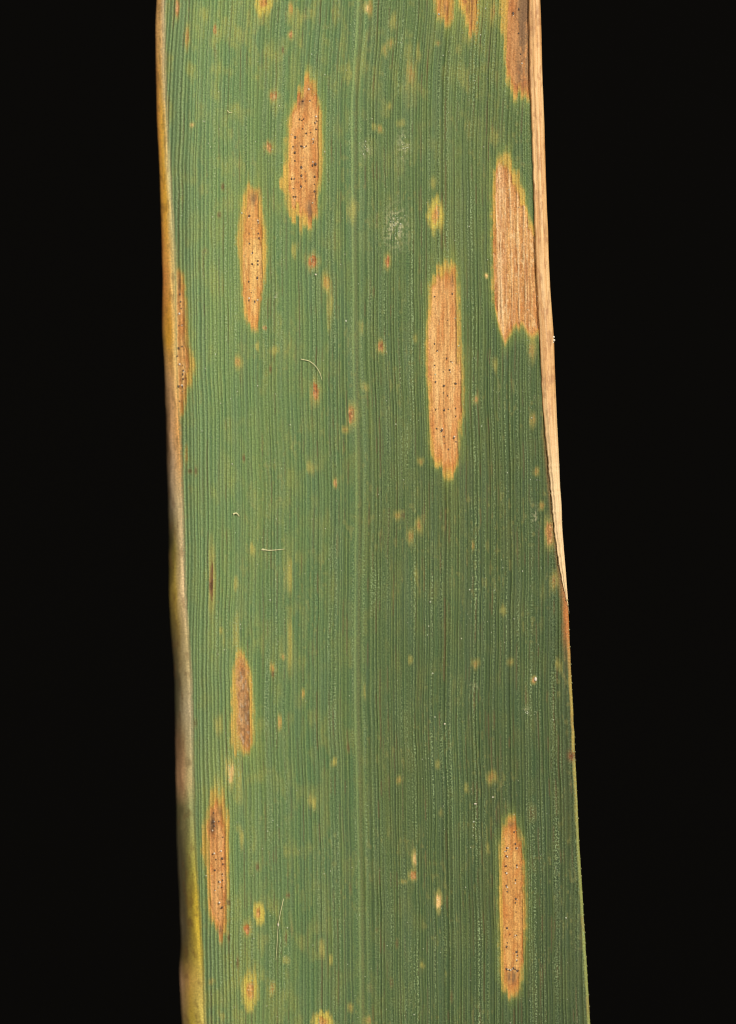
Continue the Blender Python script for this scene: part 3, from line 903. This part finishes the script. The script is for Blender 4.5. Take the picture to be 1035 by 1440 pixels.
fm = mesh_object("folded_margin", FP.reshape(-1, 3), FF, M_STRAW, leaf, None,
                 dict(pigment=('FLOAT_COLOR', fcol), leaf_uv=('FLOAT_VECTOR', fuv),
                      bead=('FLOAT', np.zeros(nr * nq))))
fm['label'] = 'dry straw coloured margin folded over onto the blade'

# ---- teeth along the free right margin and the fold
V, F = [], []
rt = np.random.default_rng(77)
y = 850.0
while y < 1500:
    x = float(np.interp(y, ys, R_[:, 0]))
    ball(V, F, world_xyz(np.array(x + .2), np.array(y), np.array(surf_z(x - 4, y) - 1.2)), rt.uniform(.35, 1.05) * PX,
         (.9, 1.5, .8), 6, 3)
    y += rt.uniform(8, 17)
y = 470.0
while y < 850:
    x = float(np.interp(y, yf, RO))
    if rt.random() < .6:
        ball(V, F, world_xyz(np.array(x - .2), np.array(y), np.array(float(np.interp(y, yf, zb)) + 1.0)), rt.uniform(.5, 1.0) * PX,
             (.9, 1.5, .8), 6, 3)
    x = float(np.interp(y, yf, FI))
    if y > 620:
        ball(V, F, world_xyz(np.array(x), np.array(y), np.array(float(np.interp(y, yf, zb)) + 1.4)), rt.uniform(.6, 1.1) * PX,
             (.9, 1.4, .8), 6, 3)
    y += rt.uniform(7, 15)
te = mesh_object("marginal_teeth", V, F, M_TOOTH, leaf)
te['kind'] = 'stuff'


# ---------------------------------------------------------------- loose things lying on the leaf
def fibre(name, pts, rad, label, cat, knob=None):
    pts = np.array(pts, float)
    t = np.linspace(0, 1, len(pts))
    tt = np.linspace(0, 1, 26)
    xs = np.interp(tt, t, pts[:, 0]); ysx = np.interp(tt, t, pts[:, 1])
    ker = np.array([.25, .5, .25])
    for _ in range(3):
        xs[1:-1] = np.convolve(xs, ker, 'valid'); ysx[1:-1] = np.convolve(ysx, ker, 'valid')
    cen = np.array([at(a, b_, .7 + .6 * math.sin(3.1 * k / 25)) for k, (a, b_) in enumerate(zip(xs, ysx))])
    for _ in range(8):
        cen[1:-1, 2] = .25 * cen[:-2, 2] + .5 * cen[1:-1, 2] + .25 * cen[2:, 2]
    cen[:, 2] += .5 * PX
    tan = np.gradient(cen, axis=0); tan /= np.linalg.norm(tan, axis=1, keepdims=True)
    up = np.array([0, 0, 1.0])
    V, F = [], []
    for k in range(26):
        s = np.cross(tan[k], up); s /= np.linalg.norm(s); u = np.cross(s, tan[k])
        rr = rad * PX * (1 - .55 * tt[k]) * (1 + .08 * math.sin(k * 1.7))
        for j in range(6):
            a = j * math.pi / 3
            V.append(cen[k] + rr * (math.cos(a) * s + math.sin(a) * u))
    for k in range(25):
        for j in range(6):
            F.append((k * 6 + j, k * 6 + (j + 1) % 6, k * 6 + 6 + (j + 1) % 6, k * 6 + 6 + j))
    if knob:
        ball(V, F, cen[0], knob * PX, (1.3, .8, .7), 7, 4)
    o = mesh_object(name, V, F, M_FIBRE)
    o['label'] = label
    o['category'] = cat
    return o


fibre("plant_fibre", [(423, 505), (435, 507.5), (443.5, 514), (450, 524), (453, 535)], .68,
      'thin curved cream fibre just above a small red brown spot', 'fibre')
fibre("plant_fibre", [(370, 773), (378, 774), (388, 773.5), (400, 772)], .95,
      'short straight cream fibre with a knob at one end', 'fibre', 2.0)
fibre("plant_fibre", [(328, 723), (332, 721.3), (334, 723), (336.5, 726)], 1.3,
      'tiny bent pale flake near the curled margin', 'fibre')
fibre("plant_fibre", [(320, 155.5), (322.5, 158.5), (326.5, 158)], .7,
      'tiny hooked pale hair on plain green beside two small brown spots', 'fibre')
fibre("plant_fibre", [(398.7, 1264), (394, 1285), (391, 1302), (390, 1323), (388, 1350)], .5,
      'long thin wavy pale hair hanging beside small yellow rimmed spots', 'fibre')


def grain(x, y, r, sq, label):
    V, F = [], []
    ball(V, F, at(x, y, r * .5), r * PX, sq, 10, 6, .12)
    o = mesh_object("pale_grain", V, F, M_CRUMB)
    o['label'] = label
    o['category'] = 'grain'


grain(753.3, 955, 2.3, (.9, 1.35, .8), 'oval white grain with a small rusty spot beside it')
grain(625.5, 1018, 1.2, (1, 1.2, .8), 'tiny white grain alone on plain green tissue above a faint yellow fleck')
grain(668.5, 1130.5, 1.25, (1.7, .8, .7), 'slanted white grain above the lesion with two columns of dots')
grain(693, 1121, 1.0, (1.4, .9, .7), 'small pale sliver close to a yellow orange spot')
grain(444, 386, 1.3, (1, 1, .8), 'tiny pale grain right below the red brown spot')
grain(391.3, 1300, 1.7, (.8, 1.5, .8), 'pale droplet caught on the long wavy hair')

V, F = [], []
for (dx, dy, rr) in [(778.6, 474, 1.5), (778.9, 478.5, 1.7), (777.6, 481.5, 1.2)]:
    ball(V, F, world_xyz(np.array(dx), np.array(dy), np.array(float(np.interp(dy, yf, zb)) + 3.0)), rr * PX, (1, 1.1, .9), 8, 5, .2)
o = mesh_object("white_crumb", V, F, M_CRUMB)
o['label'] = 'cluster of white crumbs stuck to the rim of the folded margin'
o['category'] = 'crumb'

V, F = [], []
rd = np.random.default_rng(99)
for k in range(620):
    y = rd.uniform(-25, 1465)
    x = rd.uniform(float(LIN(y)) + 12, float(RIGHT(y)) - 24)
    if vn(x / 90.0, y / 120.0, 45) < .38 and rd.random() < .7:
        continue
    r = min(.38 + rd.exponential(.22), 1.35)
    ball(V, F, at(x, y, .35), r * PX, (1, rd.uniform(.9, 1.5), .8), 6, 3, .2, rd)
for (sx, sy, rx, ry, nn) in [(556, 318, 9, 18, 34), (515, 212, 6, 7, 12), (740, 1000, 4, 5, 9), (388, 416, 2.4, 3, 6), (568, 205, 6, 16, 10)]:
    for k in range(nn):
        ball(V, F, at(rd.normal(sx, rx * .6), rd.normal(sy, ry * .6), .35), rd.uniform(.35, .8) * PX, (1.2, 1, .7), 6, 3, .3, rd)
du_ = mesh_object("dust_specks", V, F, M_DUST)
du_['kind'] = 'stuff'
du_['label'] = 'fine pale dust specks sprinkled over the green blade'
du_['category'] = 'dust'
